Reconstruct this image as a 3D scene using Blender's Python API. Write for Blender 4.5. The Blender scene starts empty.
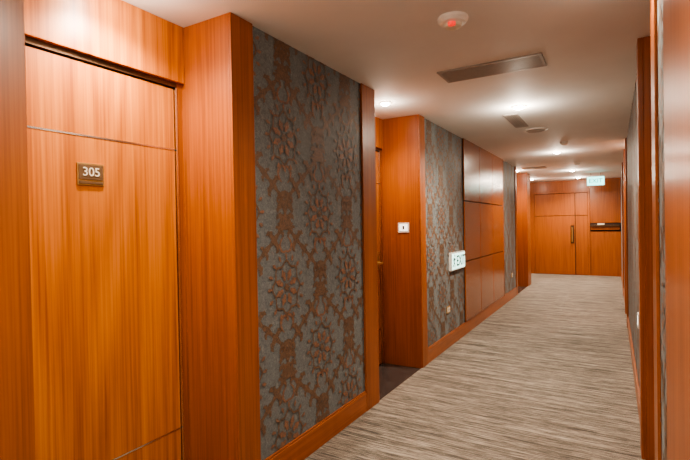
import bpy, bmesh, math, random
from mathutils import Matrix, Vector
random.seed(3)
S=bpy.context.scene
S.view_settings.view_transform='AgX'
S.view_settings.look='AgX - Medium High Contrast'
S.view_settings.exposure=0.92

# ---------------- materials ----------------
def newmat(name):
    m=bpy.data.materials.new(name); m.use_nodes=True
    nt=m.node_tree; b=nt.nodes['Principled BSDF']
    return m,nt,b
def N(nt,t,**kw):
    n=nt.nodes.new(t)
    for k,v in kw.items(): setattr(n,k,v)
    return n
def ramp(nt,fac,stops):
    r=N(nt,'ShaderNodeValToRGB'); e=r.color_ramp.elements
    while len(e)<len(stops): e.new(0.5)
    for el,(p,c) in zip(e,stops): el.position=p; el.color=(*c,1)
    nt.links.new(fac,r.inputs[0]); return r.outputs[0]
def noise(nt,vec,scale,detail=3,rough=.5,dist=0):
    n=N(nt,'ShaderNodeTexNoise'); n.inputs['Scale'].default_value=scale
    n.inputs['Detail'].default_value=detail; n.inputs['Roughness'].default_value=rough
    n.inputs['Distortion'].default_value=dist
    nt.links.new(vec,n.inputs['Vector']); return n.outputs['Fac']
def mapping(nt,sc,loc=(0,0,0)):
    tc=N(nt,'ShaderNodeTexCoord'); m=N(nt,'ShaderNodeMapping')
    m.inputs['Scale'].default_value=sc; m.inputs['Location'].default_value=loc
    nt.links.new(tc.outputs['Object'],m.inputs['Vector']); return m.outputs[0]
def math_(nt,op,a,b=None):
    n=N(nt,'ShaderNodeMath',operation=op)
    for i,v in enumerate((a,b)):
        if v is None: continue
        if isinstance(v,(int,float)): n.inputs[i].default_value=v
        else: nt.links.new(v,n.inputs[i])
    return n.outputs[0]
def mixc(nt,fac,a,b,mode='MIX'):
    n=N(nt,'ShaderNodeMix',data_type='RGBA',blend_type=mode)
    if isinstance(fac,(int,float)): n.inputs[0].default_value=fac
    else: nt.links.new(fac,n.inputs[0])
    for i,v in ((6,a),(7,b)):
        if isinstance(v,tuple): n.inputs[i].default_value=(*v,1)
        else: nt.links.new(v,n.inputs[i])
    return n.outputs[2]
def bump(nt,b,h,s=.2,d=.002):
    n=N(nt,'ShaderNodeBump'); n.inputs['Strength'].default_value=s; n.inputs['Distance'].default_value=d
    nt.links.new(h,n.inputs['Height']); nt.links.new(n.outputs[0],b.inputs['Normal'])

def wood(name,dark,mid,light,horizontal=False,ringamt=.5,rough=.32,coat=.25,seed=0,rf=110.):
    m,nt,b=newmat(name)
    if horizontal: s1=(.35,.35,3.0); s2=(1.5,1.5,60)
    else: s1=(2.6,2.6,.22); s2=(90,90,1.2)
    v1=mapping(nt,s1,(seed,seed*2,seed)); v2=mapping(nt,s2,(seed,0,0))
    n1=noise(nt,v1,1.0,1,.25,.05)
    ring=math_(nt,'SINE',math_(nt,'MULTIPLY',n1,rf))
    ring=math_(nt,'MULTIPLY_ADD',ring,.5); ring.node.inputs[2].default_value=.5
    fine=noise(nt,v2,1.0,4,.6)
    v3=mapping(nt,(9,9,.25)); mid_n=noise(nt,v3,1.0,2,.5)
    f=math_(nt,'ADD',math_(nt,'MULTIPLY',ring,.22*ringamt),math_(nt,'MULTIPLY',fine,.64))
    f=math_(nt,'ADD',f,math_(nt,'MULTIPLY',mid_n,.22))
    c=ramp(nt,f,[(.30,dark),(.52,mid),(.76,light)])
    nt.links.new(c,b.inputs['Base Color'])
    b.inputs['Roughness'].default_value=rough
    b.inputs['Coat Weight'].default_value=coat; b.inputs['Coat Roughness'].default_value=.2
    bump(nt,b,fine,.08,.001)
    return m
def plain(name,col,rough=.5,metal=0,emit=None,es=0,vary=.0):
    m,nt,b=newmat(name)
    v=mapping(nt,(1,1,1)); n=noise(nt,v,35,3)
    k=.06+vary
    c=ramp(nt,n,[(.3,tuple(x*(1-k) for x in col)),(.7,tuple(min(1,x*(1+k)) for x in col))])
    nt.links.new(c,b.inputs['Base Color'])
    b.inputs['Roughness'].default_value=rough; b.inputs['Metallic'].default_value=metal
    if emit: b.inputs['Emission Color'].default_value=(*emit,1); b.inputs['Emission Strength'].default_value=es
    return m

M_door=wood('veneer_door',(.28,.070,.010),(.50,.155,.022),(.66,.25,.045),ringamt=.55,rough=.36,coat=.15,seed=1.3,rf=120)
M_cas=wood('veneer_casing',(.21,.052,.009),(.34,.092,.015),(.44,.135,.025),ringamt=.2,rough=.40,coat=.12,seed=4)
M_pan=wood('veneer_panel',(.17,.042,.007),(.28,.073,.012),(.36,.105,.020),ringamt=.2,rough=.24,coat=.45,seed=7)
M_base=wood('veneer_base',(.25,.060,.010),(.37,.10,.016),(.47,.14,.025),horizontal=True,ringamt=.2,seed=2)
M_groove=plain('groove_shadow',(.03,.012,.006),.7)
M_chrome=plain('brushed_nickel',(.72,.66,.58),.25,1)
M_brass=plain('brass',(.60,.40,.17),.35,.9)
M_bronze=plain('dark_bronze',(.12,.07,.04),.35,.8)
M_plate=plain('plate_bronze',(.16,.095,.05),.4,.4)
M_ivory=plain('ivory_plastic',(.75,.68,.55),.4)
M_white=plain('white_plastic',(.78,.75,.70),.4)
M_dark=plain('dark_grille',(.10,.09,.085),.6)
M_grille=plain('grille_grey',(.36,.335,.31),.5)
M_lamp=plain('lamp_lens',(1,.9,.75),.4,0,(1,.90,.75),50)
M_red=plain('red_led',(.6,.03,.02),.3,0,(1,.03,.02),.5)
M_signw=plain('sign_white',(.7,.9,.82),.4,0,(.55,1,.84),1.2)
M_signc=plain('sign_cyan',(.4,.9,.85),.4,0,(.20,1,.90),1.8)
M_signg=plain('sign_green',(.002,.06,.035),.4)
M_glow=plain('switch_glow',(.9,.9,.85),.4,0,(1,.97,.9),.8)

M_ceil,nt,b=newmat('ceiling_paint')
v=mapping(nt,(1,1,1)); n=noise(nt,v,2.5,3)
nt.links.new(ramp(nt,n,[(.3,(.78,.77,.75)),(.7,(.82,.81,.79))]),b.inputs['Base Color'])
b.inputs['Roughness'].default_value=.7; bump(nt,b,noise(nt,v,160,3),.15,.001)

M_wp,nt,b=newmat('wallpaper_ground')
v=mapping(nt,(1,1,1)); n=noise(nt,v,60,6,.75,1.2); n2=noise(nt,v,9,3)
c=ramp(nt,n,[(.35,(.085,.105,.112)),(.5,(.135,.160,.168)),(.68,(.23,.25,.245))])
c=mixc(nt,math_(nt,'MULTIPLY',n2,.15),c,(.14,.10,.08))
nt.links.new(c,b.inputs['Base Color']); b.inputs['Roughness'].default_value=.55
b.inputs['Sheen Weight'].default_value=.1; bump(nt,b,n,.2,.001)
def orn(name,c1,c2,c3,met):
    m,nt,b=newmat(name)
    v=mapping(nt,(1,1,1)); n=noise(nt,v,80,5,.75,1.0)
    c=ramp(nt,n,[(.38,c1),(.50,c2),(.68,c3)])
    nt.links.new(c,b.inputs['Base Color']); b.inputs['Roughness'].default_value=.5; b.inputs['Metallic'].default_value=met
    return m
M_o1=orn('ornament_copper',(.085,.070,.058),(.160,.096,.060),(.25,.145,.09),0)
M_o2=orn('ornament_rose',(.13,.09,.07),(.24,.125,.078),(.33,.18,.11),0)

# carpet
M_car,nt,b=newmat('carpet_striated')
va=mapping(nt,(3.2,90,1)); vb=mapping(nt,(9,200,1),(3,1,0)); vc=mapping(nt,(1.2,20,1),(7,2,0)); vd=mapping(nt,(1,1,1))
na=noise(nt,va,1,4,.7,.2); nb=noise(nt,vb,1,3,.7,.2); nc=noise(nt,vc,1,2,.5,.2); nd=noise(nt,vd,260,3)
f=math_(nt,'ADD',math_(nt,'MULTIPLY',na,.42),math_(nt,'MULTIPLY',nb,.40))
f=math_(nt,'ADD',f,math_(nt,'MULTIPLY',nc,.20))
f=math_(nt,'ADD',f,math_(nt,'MULTIPLY',nd,.20))
c=ramp(nt,f,[(.51,(.022,.019,.016)),(.585,(.095,.080,.064)),(.645,(.28,.235,.185)),(.76,(.58,.51,.42))])
nt.links.new(c,b.inputs['Base Color']); b.inputs['Roughness'].default_value=.95
b.inputs['Sheen Weight'].default_value=.1; bump(nt,b,f,.6,.006)
M_tile,nt,b=newmat('dark_stone_tile')
v=mapping(nt,(1,1,1)); n=noise(nt,v,14,5)
nt.links.new(ramp(nt,n,[(.3,(.03,.027,.026)),(.7,(.07,.06,.055))]),b.inputs['Base Color']); b.inputs['Roughness'].default_value=.25

# ---------------- mesh builder ----------------
class B:
    def __init__(s): s.v=[];s.f=[];s.m=[];s.mats=[]
    def mi(s,mat):
        if mat not in s.mats: s.mats.append(mat)
        return s.mats.index(mat)
    def box(s,x0,x1,y0,y1,z0,z1,mat):
        x0,x1=sorted((x0,x1));y0,y1=sorted((y0,y1));z0,z1=sorted((z0,z1))
        k=len(s.v); s.v+=[(x,y,z) for z in (z0,z1) for y in (y0,y1) for x in (x0,x1)]
        for q in ((0,2,3,1),(4,5,7,6),(0,1,5,4),(2,6,7,3),(0,4,6,2),(1,3,7,5)):
            s.f.append([k+i for i in q]); s.m.append(s.mi(mat))
        return s
    def poly(s,pts,mat):
        k=len(s.v); s.v+=pts; s.f.append(list(range(k,k+len(pts)))); s.m.append(s.mi(mat))
    def lathe(s,c,prof,mat,axis='z',seg=32):
        k=len(s.v)
        for r,h in prof:
            for i in range(seg):
                a=2*math.pi*i/seg; p=(r*math.cos(a),r*math.sin(a),h)
                if axis=='x': p=(p[2],p[0],p[1])
                if axis=='y': p=(p[0],p[2],p[1])
                s.v.append((c[0]+p[0],c[1]+p[1],c[2]+p[2]))
        for j in range(len(prof)-1):
            for i in range(seg):
                s.f.append([k+j*seg+i,k+j*seg+(i+1)%seg,k+(j+1)*seg+(i+1)%seg,k+(j+1)*seg+i]); s.m.append(s.mi(mat))
        for j in (0,len(prof)-1):
            s.f.append([k+j*seg+i for i in range(seg)]); s.m.append(s.mi(mat))
    def make(s,name,parent=None,bevel=0,smooth=False):
        me=bpy.data.meshes.new(name); me.from_pydata(s.v,[],s.f)
        for m in s.mats: me.materials.append(m)
        for p,i in zip(me.polygons,s.m): p.material_index=i
        bm=bmesh.new(); bm.from_mesh(me); bmesh.ops.recalc_face_normals(bm,faces=bm.faces); bm.to_mesh(me); bm.free()
        o=bpy.data.objects.new(name,me); S.collection.objects.link(o)
        if bevel:
            md=o.modifiers.new('bevel','BEVEL'); md.width=bevel; md.segments=2; md.limit_method='ANGLE'
        if smooth:
            for p in me.polygons: p.use_smooth=len(p.vertices)==4
        if parent: o.parent=parent
        return o
def empty(name):
    e=bpy.data.objects.new(name,None); S.collection.objects.link(e); return e

H=2.40; XL=-1.586; XD=-1.950; XR=.150; XRD=.51; YE=12.98; YB=-2.5; T=.02

# ---------------- shell ----------------
B().box(XD-.20,XRD+.15,YB-.1,YE+.15,-.12,0,M_tile).make('floor')
c=B(); c.box(XL+.004,XR-.002,YB,YE-.055,0,.008,M_car); c.box(XD+.02,XL+.004,10.72,YE-.055,0,.008,M_car)
c.make('carpet_runner')
B().box(XD-.20,XRD+.15,YB-.1,YE+.15,H,H+.12,M_ceil).make('ceiling')
B().box(XD,XRD,YB-.1,YB,0,H,M_ceil).make('wall_back')

XD2=XD-.055   # door 2 sits slightly deeper
wl=B()
wl.box(XD-.20,XD,YB,3.15,0,H,M_pan); wl.box(XD-.20,XD2,3.15,4.12,0,H,M_pan); wl.box(XD-.20,XD,4.12,YE,0,H,M_pan)
Lsegs=[(YB,.742),(1.637,3.17),(4.10,9.10),(10.30,10.70)]
for a,bb in Lsegs: wl.box(XD,XL,a+(T if a>YB else 0),bb-T,0,H,M_wp)
wall_left=wl.make('wall_left')
wr=B(); wr.box(XRD,XRD+.15,YB,YE,0,H,M_pan)
Rsegs=[(YB,2.30),(3.10,6.9),(7.8,YE)]
for a,bb in Rsegs: wr.box(XR,XRD,a+(T if a>YB else 0),bb-(T if bb<YE else 0),0,H,M_wp)
wall_right=wr.make('wall_right')
B().box(XD,XRD,YE,YE+.15,0,H,M_pan).make('wall_end')

tn=[0]
def casing(side,ya,yb,ret,P=.016,D=None):
    t=B(); tn[0]+=1
    X,D0,s=(XL,XD,1) if side=='L' else (XR,XRD,-1)
    D=D or D0
    t.box(X,X+s*P,ya,yb,0.0,H,M_cas)
    if ret is not None:
        if abs(ret-ya)<1e-4: t.box(D,X,ret,ret+T,0,H,M_cas)
        else: t.box(D,X,ret-T,ret,0,H,M_cas)
    t.make('trim_%d'%tn[0],bevel=.0025)
casing('L',.59,.742,.742)
casing('L',1.637,1.794,1.637)
casing('L',2.96,3.17,3.17,D=XD2)
casing('L',4.10,4.24,4.10,D=XD2)
casing('L',8.98,9.10,9.10)
casing('L',10.30,10.70,10.30); 
casing('R',2.12,2.30,2.30,.012)
casing('R',3.10,3.25,3.10,.026)
casing('R',6.78,6.9,6.9,.02)
casing('R',7.8,8.0,7.8,.02)
casing('R',1.1,1.75,None,.012)
casing('R',9.6,10.0,None,.02)
t=B(); t.box(XD,XL,10.68,10.70,0,H,M_cas).make('trim_20')

def baseboard(name,side,segs):
    t=B(); X,s=(XL,1) if side=='L' else (XR,-1)
    for a,b_ in segs:
        t.box(X,X+s*.014,a,b_,0.008,.145,M_base); t.box(X,X+s*.010,a,b_,.145,.158,M_base)
    return t.make(name,bevel=.002)
baseboard('baseboard_left','L',[(YB,.59),(1.794,2.96),(4.24,8.98)])
baseboard('baseboard_right','R',[(YB,1.1),(1.75,2.12),(3.25,6.78),(8.0,9.6),(10.0,YE-.06)])

# ---------------- damask wallpaper ornament ----------------
SC=1.30
Pd,Qd=.53*SC,.64*SC
def leaf(x,y,ang,L,W,lobes=4,curv=0.,mat=0,n=20):
    x*=SC;y*=SC;L*=SC;W*=SC
    pts=[];a=ang
    for i in range(n+1):
        s=i/n
        fr=(s*lobes)%1.0
        w=W*(math.sin(math.pi*min(1,s*.93+.05))**.75)*(1-.55*fr)
        pts.append((x-math.sin(a)*w,y+math.cos(a)*w,x+math.sin(a)*w,y-math.cos(a)*w))
        x+=math.cos(a)*L/n; y+=math.sin(a)*L/n; a+=curv/n*(1+1.2*s)
    return ('strip',pts,mat)
def motif():
    out=[]
    for sx in (1,-1):
        def cur(t):
            return sx*.265*(.5+.5*math.cos(math.pi*t)), .32*t
        pts=[];n=60
        for i in range(n+1):
            t=i/n; x,y=cur(t); x2,y2=cur(min(1,t+.01)); x1,y1=cur(max(0,t-.01))
            a=math.atan2(y2-y1,x2-x1)
            w=(.007+.007*abs(math.sin(7*math.pi*t)))*SC
            x*=SC;y*=SC
            pts.append((x-math.sin(a)*w,y+math.cos(a)*w,x+math.sin(a)*w,y-math.cos(a)*w))
        out.append(('strip',pts,0))
        for i in range(7):
            t=.07+i*.135
            x,y=cur(t); x2,y2=cur(t+.01); a=math.atan2(y2-y,x2-x)
            big=1.0 if i%2==0 else .62
            out.append(leaf(x,y,a+.70,.070*big,.0165*big,4,1.8,0))
            out.append(leaf(x,y,a-.70,.070*big,.0165*big,4,-1.8,0))
        out.append(leaf(sx*.02,-.19,math.pi/2-sx*1.0,.13,.009,5,sx*2.6,1))
        out.append(leaf(sx*.015,.215,-math.pi/2+sx*1.1,.11,.008,5,-sx*2.4,1))
    for k in range(-3,4):
        out.append(leaf(0,.250,math.pi/2-k*.42,.078-.008*abs(k),.013,3,-k*.25,0))
    for k in range(-2,3):
        out.append(leaf(0,-.225,-math.pi/2+k*.42,.060,.011,3,k*.2,0))
    for k in range(8):
        a=k*math.pi/4+math.pi/8
        out.append(leaf(.026*math.cos(a),.031*math.sin(a),a,.052,.017,2,0,1,12))
    ring=[]
    for i in range(49):
        a=2*math.pi*i/48; r=(.092+.008*math.cos(8*a))*SC; r2=r-.009*SC
        ring.append((r*math.cos(a),r*1.2*math.sin(a),r2*math.cos(a),r2*1.2*math.sin(a)))
    out.append(('strip',ring,0))
    for k in range(16):
        a=k*math.pi/8
        out.append(leaf(.100*math.cos(a),.120*math.sin(a),a,.028,.009,2,.3,1,8))
    for k in range(6):
        a=k*math.pi/3
        out.append(leaf(0,0,a,.022,.008,1,0,0,6))
    return out
MOT=motif()
def wallpaper(name,side,y0,y1,z0,z1,parent,off=0.):
    X,s=(XL,1) if side=='L' else (XR,-1)
    verts=[];faces=[];mi=[]
    zc=.20
    iy0=int((y0-off)/Pd)-2; iy1=int((y1-off)/Pd)+2
    for half in (0,1):
        for i in range(iy0,iy1):
            for j in range(-2,6):
                cy=off+(i+.5*half)*Pd; cz=zc+(j+.5*half)*Qd
                if cy<y0-.5 or cy>y1+.5 or cz<z0-.6 or cz>z1+.6: continue
                cell=half*2+(i%2)
                for li,(kind,pts,m) in enumerate(MOT):
                    k=len(verts); dx=s*(.0010+.00006*li+.000013*cell)
                    for (ax,ay,bx,by) in pts:
                        if s>0: verts.append((X+dx,cy+ax,cz+ay)); verts.append((X+dx,cy+bx,cz+by))
                        else: verts.append((X+dx,cy+bx,cz+by)); verts.append((X+dx,cy+ax,cz+ay))
                    for q in range(len(pts)-1):
                        faces.append((k+2*q,k+2*q+1,k+2*q+3,k+2*q+2)); mi.append(m)
    me=bpy.data.meshes.new(name); me.from_pydata(verts,[],faces)
    me.materials.append(M_o1); me.materials.append(M_o2)
    for p,i in zip(me.polygons,mi): p.material_index=i
    bm=bmesh.new(); bm.from_mesh(me)
    for co,no in (((0,y0,0),(0,-1,0)),((0,y1,0),(0,1,0)),((0,0,z0),(0,0,-1)),((0,0,z1),(0,0,1))):
        bmesh.ops.bisect_plane(bm,geom=bm.verts[:]+bm.edges[:]+bm.faces[:],plane_co=co,plane_no=no,clear_outer=True)
    bm.to_mesh(me); bm.free()
    o=bpy.data.objects.new(name,me); S.collection.objects.link(o); o.parent=parent
wallpaper('damask_print_a','L',1.796,2.958,.16,H-.001,wall_left,2.05)
wallpaper('damask_print_b','L',4.242,5.558,.16,H-.001,wall_left,4.4)
wallpaper('damask_print_c','L',7.84,8.978,.16,H-.001,wall_left,8.0)
wallpaper('damask_print_d','L',-.6,.588,.16,H-.001,wall_left,0)
wallpaper('damask_print_e','R',3.252,6.778,.16,H-.001,wall_right,3.4)
wallpaper('damask_print_f','R',1.752,2.118,.16,H-.001,wall_right,1.9)
wallpaper('damask_print_g','R',8.002,9.598,.16,H-.001,wall_right,8.1)

# ---------------- wood panelling left ----------------
p=B(); ys=[5.56,6.31,7.07,7.82]; zs=[.16,.90,1.64,H]
p.box(XL,XL+.008,5.56,7.84,.16,H,M_groove)
for i in range(3):
    for j in range(3):
        p.box(XL+.008,XL+.022,ys[i]+.006,ys[i+1]-.006,zs[j]+.006,zs[j+1]-(.006 if j<2 else 0),M_pan)
p.box(XL,XL+.024,7.82,7.84,.16,H,M_cas)
p.make('wood_wall_panelling',bevel=.002)

# ---------------- guest room doors ----------------
def guest_door(name,side,y0,y1,handle=None,X=None):
    X0,s=(XD,1) if side=='L' else (XRD,-1)
    X=X or X0
    e=empty(name)
    f=B(); f.box(X,X+s*.055,y0,y1,2.11,H,M_door)
    f.make('header_panel',e,.003)
    f=B(); f.box(X,X+s*.035,y0,y0+.035,0,2.11,M_cas); f.box(X,X+s*.035,y1-.035,y1,0,2.11,M_cas)
    f.box(X,X+s*.035,y0+.035,y1-.035,2.085,2.11,M_bronze)
    f.box(X,X+s*.038,y1-.044,y1-.035,0,2.085,M_chrome)
    f.box(X,X+s*.006,y0+.035,y1-.044,0,2.085,M_groove)
    f.make('frame',e,.001)
    l=B(); a,b_=y0+.039,y1-.048
    for z0,z1 in ((.012,.347),(.355,1.766),(1.774,2.078)):
        l.box(X+s*.006,X+s*.026,a,b_,z0,z1,M_door)
    l.make('leaf',e,.001)
    l=B(); l.box(X+s*.006,X+s*.0275,a,b_,.347,.355,M_chrome); l.box(X+s*.006,X+s*.0275,a,b_,1.766,1.774,M_chrome)
    l.make('inlay_strips',e)
    if handle:
        h=B(); hy=handle
        h.box(X+s*.026,X+s*.034,hy-.03,hy+.03,.93,1.11,M_brass)
        h.lathe((X+s*.034,hy,1.0),[(.013,0),(.011,s*.03),(.011,s*.045)],M_brass,'x',20)
        h.box(X+s*.068,X+s*.082,hy-.13,hy+.012,.99,1.01,M_brass)
        h.make('lever_handle',e,.003)
    return e
guest_door('door_1','L',.742,1.637)
guest_door('door_2','L',3.17,4.10,4.0,XD2)
guest_door('door_3','L',9.10,10.30)
guest_door('door_4','R',2.30,3.10,2.42)
guest_door('door_5','R',6.9,7.8,7.0)

def text(body,size,loc,rot,mat,name,parent,ext=.001,off=0):
    cu=bpy.data.curves.new(name,'FONT'); cu.body=body; cu.size=size; cu.extrude=ext; cu.offset=off
    cu.align_x='CENTER'; cu.align_y='CENTER'
    o=bpy.data.objects.new(name+'_tmp',cu); S.collection.objects.link(o)
    o.location=loc; o.rotation_euler=rot
    bpy.context.view_layer.update()
    me=bpy.data.meshes.new_from_object(o); me.transform(o.matrix_world)
    me.materials.clear(); me.materials.append(mat)
    bpy.data.objects.remove(o)
    n=bpy.data.objects.new(name,me); S.collection.objects.link(n); n.parent=parent
    return n
e=empty('room_number_plate')
Y0,Z0=1.148,1.607; xf=XD+.0262
pl=B(); pl.box(xf,xf+.006,Y0-.058,Y0+.058,Z0-.047,Z0+.047,M_brass)
pl.box(xf+.006,xf+.009,Y0-.052,Y0+.052,Z0-.022,Z0+.040,M_plate)
pl.box(xf+.006,xf+.009,Y0-.052,Y0+.052,Z0-.040,Z0-.030,M_plate)
pl.make('plate',e,.0008)
RX=(math.pi/2,0,math.pi/2)
text('305',.052,(xf+.0102,Y0,Z0+.009),RX,M_ivory,'numerals',e,.001,0)

e=B(); yy=4.10
e.box(-1.80,-1.685,yy-.009,yy,1.29,1.385,M_white); e.box(-1.785,-1.70,yy-.012,yy-.009,1.305,1.37,M_glow)
e.box(-1.752,-1.733,yy-.0135,yy-.012,1.32,1.355,M_dark)
e.make('doorbell_switch',bevel=.002)

def outlet(y,z):
    o=B(); o.box(XL,XL+.007,y-.06,y+.06,z-.038,z+.038,M_brass); o.box(XL+.007,XL+.010,y-.045,y+.045,z-.025,z+.025,M_ivory)
    for k in (-.02,.02):
        for q in (-.006,.006): o.box(XL+.010,XL+.0105,y+k-.002+q,y+k+.002+q,z-.008,z+.008,M_dark)
    o.make('wall_outlet',bevel=.0015)
outlet(4.93,.42); outlet(8.6,.42)

e=empty('emergency_exit_sign')
y0,y1,z0,z1=4.98,5.50,.84,1.04
s_=B(); s_.box(XL,XL+.035,y0,y1,z0,z1,M_white); s_.box(XL+.035,XL+.038,y0+.012,y1-.012,z0+.012,z1-.012,M_signw); s_.make('lightbox',e,.002)
text('EXIT',.165,(XL+.0395,y0+.335,.935),RX,M_signg,'lettering',e,.0005,.003)
g=B()
def stick(pts,w,xo=XL+.0395):
    for (a,b_),(c_,d_) in zip(pts,pts[1:]):
        L=math.hypot(c_-a,d_-b_); nx,ny=-(d_-b_)/L*w,(c_-a)/L*w
        g.poly([(xo,a+nx,b_+ny),(xo,c_+nx,d_+ny),(xo,c_-nx,d_-ny),(xo,a-nx,b_-ny)],M_signg)
cx,cz=y0+.080,.94
stick([(cx+.01,cz+.035),(cx-.012,cz-.01)],.016)
stick([(cx-.012,cz-.01),(cx+.022,cz-.03),(cx+.015,cz-.07)],.010)
stick([(cx-.012,cz-.01),(cx-.025,cz-.045),(cx-.05,cz-.05)],.010)
stick([(cx+.01,cz+.035),(cx+.035,cz+.015),(cx+.05,cz+.03)],.008)
stick([(cx+.01,cz+.035),(cx-.025,cz+.035),(cx-.035,cz+.008)],.008)
k=[(XL+.0395,cx+.022+.016*math.cos(t*math.pi/8),cz+.065+.016*math.sin(t*math.pi/8)) for t in range(16)]
g.poly(k,M_signg); g.make('running_man',e)

e=empty('ceiling_exit_sign')
s_=B(); s_.box(-.50,-.16,11.25,11.30,2.12,2.32,M_white); s_.box(-.49,-.17,11.247,11.25,2.13,2.31,M_signc)
s_.lathe((-.42,11.275,2.32),[(.006,0),(.006,.08)],M_chrome); s_.lathe((-.24,11.275,2.32),[(.006,0),(.006,.08)],M_chrome)
s_.make('lightbox',e)
text('EXIT',.13,(-.33,11.2455,2.22),(math.pi/2,0,0),M_signg,'lettering',e,.0005)

# ---------------- end wall doors ----------------
e=empty('door_6')
yf=YE
f=B(); f.box(XD,-.515,yf-.02,yf,2.13,H,M_cas); f.box(XD,-1.80,yf-.03,yf,0,2.13,M_cas); f.box(-.56,-.516,yf-.05,yf,0,2.13,M_cas)
f.box(-1.80,-.56,yf-.05,yf,2.08,2.13,M_cas); f.box(-1.80,-.56,yf-.006,yf,0,2.08,M_groove); f.make('frame',e,.002)
f=B()
for xa,xb in ((-1.795,-.850),(-.835,-.565)):
    for z0,z1 in ((.012,1.50),(1.512,2.07)):
        f.box(xa,xb,yf-.035,yf-.006,z0,z1,M_cas)
f.make('leaves',e,.002)
f=B(); 
f.box(-.95,-.87,yf-.040,yf-.035,.80,1.26,M_bronze)
f.lathe((-.91,yf-.095,.84),[(.018,0),(.018,.38)],M_brass)
for hz in (.88,1.18): f.box(-.922,-.898,yf-.095,yf-.035,hz-.012,hz+.012,M_brass)
f.make('pull_handle',e)
f=B(); f.box(-.514,XR,yf-.025,yf,1.31,H,M_pan); f.box(-.514,XR,yf-.025,yf,.0,1.10,M_cas); f.box(-.514,XR,yf-.012,yf,1.10,1.31,M_groove)
f.make('wood_end_panelling',bevel=.003)
f=B(); f.box(-.50,XR-.03,yf-.10,yf-.0125,1.22,1.26,M_bronze); f.box(-.50,XR-.03,yf-.06,yf-.0125,1.14,1.22,M_cas); f.box(-.35,-.20,yf-.08,yf-.05,1.26,1.30,M_ivory)
f.make('console_ledge',bevel=.003)

# ---------------- ceiling fittings ----------------
LC=(1,.84,.67)
def downlight(x,y,power,r=.045,size=150,col=LC,fill=.07):
    b_=B(); z=H
    b_.lathe((x,y,z),[(r+.020,0),(r+.020,-.004),(r+.006,-.010),(r+.001,-.006)],M_white)
    b_.lathe((x,y,z-.004),[(r,0),(r,-.006),(r*.8,-.016),(r*.4,-.021)],M_lamp)
    o=b_.make('recessed_downlight',smooth=False)
    L=bpy.data.lights.new('downlight_lamp','SPOT'); L.energy=power; L.color=col; L.spot_size=math.radians(size); L.spot_blend=.9; L.shadow_soft_size=.04
    lo=bpy.data.objects.new('lamp',L); S.collection.objects.link(lo); lo.location=(x,y,z-.07); lo.parent=o
    L=bpy.data.lights.new('ceiling_fill','POINT'); L.energy=power*fill; L.color=col; L.shadow_soft_size=.05  # unseen point lamp added below the fitting to brighten the ceiling around it
    lo=bpy.data.objects.new('fill',L); S.collection.objects.link(lo); lo.location=(x,y,z-.11); lo.parent=o
C=-.72
for y,pw in ((-1.2,70),(1.0,62),(4.34,105),(7.5,90),(10.4,85),(12.2,90)):
    downlight(C,y,pw)
downlight(.03,2.15,12,.02)
downlight(-1.70,1.19,46,.04,150)
downlight(-1.66,3.55,34,.035,150)
downlight(-1.66,9.7,50,.035,150)
downlight(-1.70,11.9,60,.035)
downlight(.33,7.35,22,.035)

d=B(); x,y=-.687,2.28
d.lathe((x,y,H),[(.075,0),(.075,-.012),(.062,-.028),(.045,-.034)],M_white)
d.lathe((x,y,H-.034),[(.045,0),(.040,-.012),(.020,-.018)],M_ivory)
d.lathe((x+.005,y-.035,H-.037),[(.020,0),(.018,-.012),(.006,-.015)],M_red)
d.make('smoke_detector')
def vent(name,x0,x1,y0,y1,along='x',n=14):
    v=B(); t=.018
    v.box(x0,x1,y0,y0+t,H-.008,H,M_grille); v.box(x0,x1,y1-t,y1,H-.008,H,M_grille)
    v.box(x0,x0+t,y0+t,y1-t,H-.008,H,M_grille); v.box(x1-t,x1,y0+t,y1-t,H-.008,H,M_grille)
    v.box(x0+t,x1-t,y0+t,y1-t,H-.002,H,M_dark)
    for i in range(n):
        if along=='x':
            yy=y0+t+(i+.5)*(y1-y0-2*t)/n; w=(y1-y0-2*t)/n*.33; v.box(x0+t,x1-t,yy-w,yy+w,H-.007,H-.002,M_grille)
        else:
            xx=x0+t+(i+.5)*(x1-x0-2*t)/n; w=(x1-x0-2*t)/n*.33; v.box(xx-w,xx+w,y0+t,y1-t,H-.007,H-.002,M_grille)
    v.make(name)
vent('air_vent_grille',-1.03,-.37,3.03,3.29,'x',12)
vent('air_vent_grille',-.91,-.78,4.60,5.26,'y',5)
vent('air_vent_grille',-1.52,-1.1,9.3,9.6,'x',8)
d=B(); d.lathe((-.748,5.54,H),[(.125,0),(.125,-.008),(.105,-.012)],M_white); d.lathe((-.748,5.54,H-.012),[(.10,0),(.09,-.004)],M_grille); d.make('ceiling_speaker')
for yy in (6.6,9.1):
    d=B(); d.lathe((-.55,yy,H),[(.05,0),(.05,-.01),(.035,-.04),(.02,-.045)],M_white); d.make('ceiling_heat_detector')
d=B(); d.box(XR-.012,XR,3.75,3.85,.62,.72,M_white); d.box(XR-.014,XR-.012,3.77,3.83,.64,.70,M_glow); d.make('wall_night_light',bevel=.002)

w=bpy.data.worlds.new('w'); S.world=w; w.use_nodes=True
w.node_tree.nodes['Background'].inputs[0].default_value=(.05,.04,.03,1)
cam=bpy.data.cameras.new('cam'); cam.sensor_width=36; cam.lens=24; cam.clip_start=.02
co=bpy.data.objects.new('camera',cam); S.collection.objects.link(co)
th=math.atan(269/460)
co.matrix_world=Matrix.Translation((0,0,1.375))@Matrix.Rotation(th,4,'Z')@Matrix.Rotation(math.radians(90-.66),4,'X')@Matrix.Rotation(math.radians(-1),4,'Z')
S.camera=co
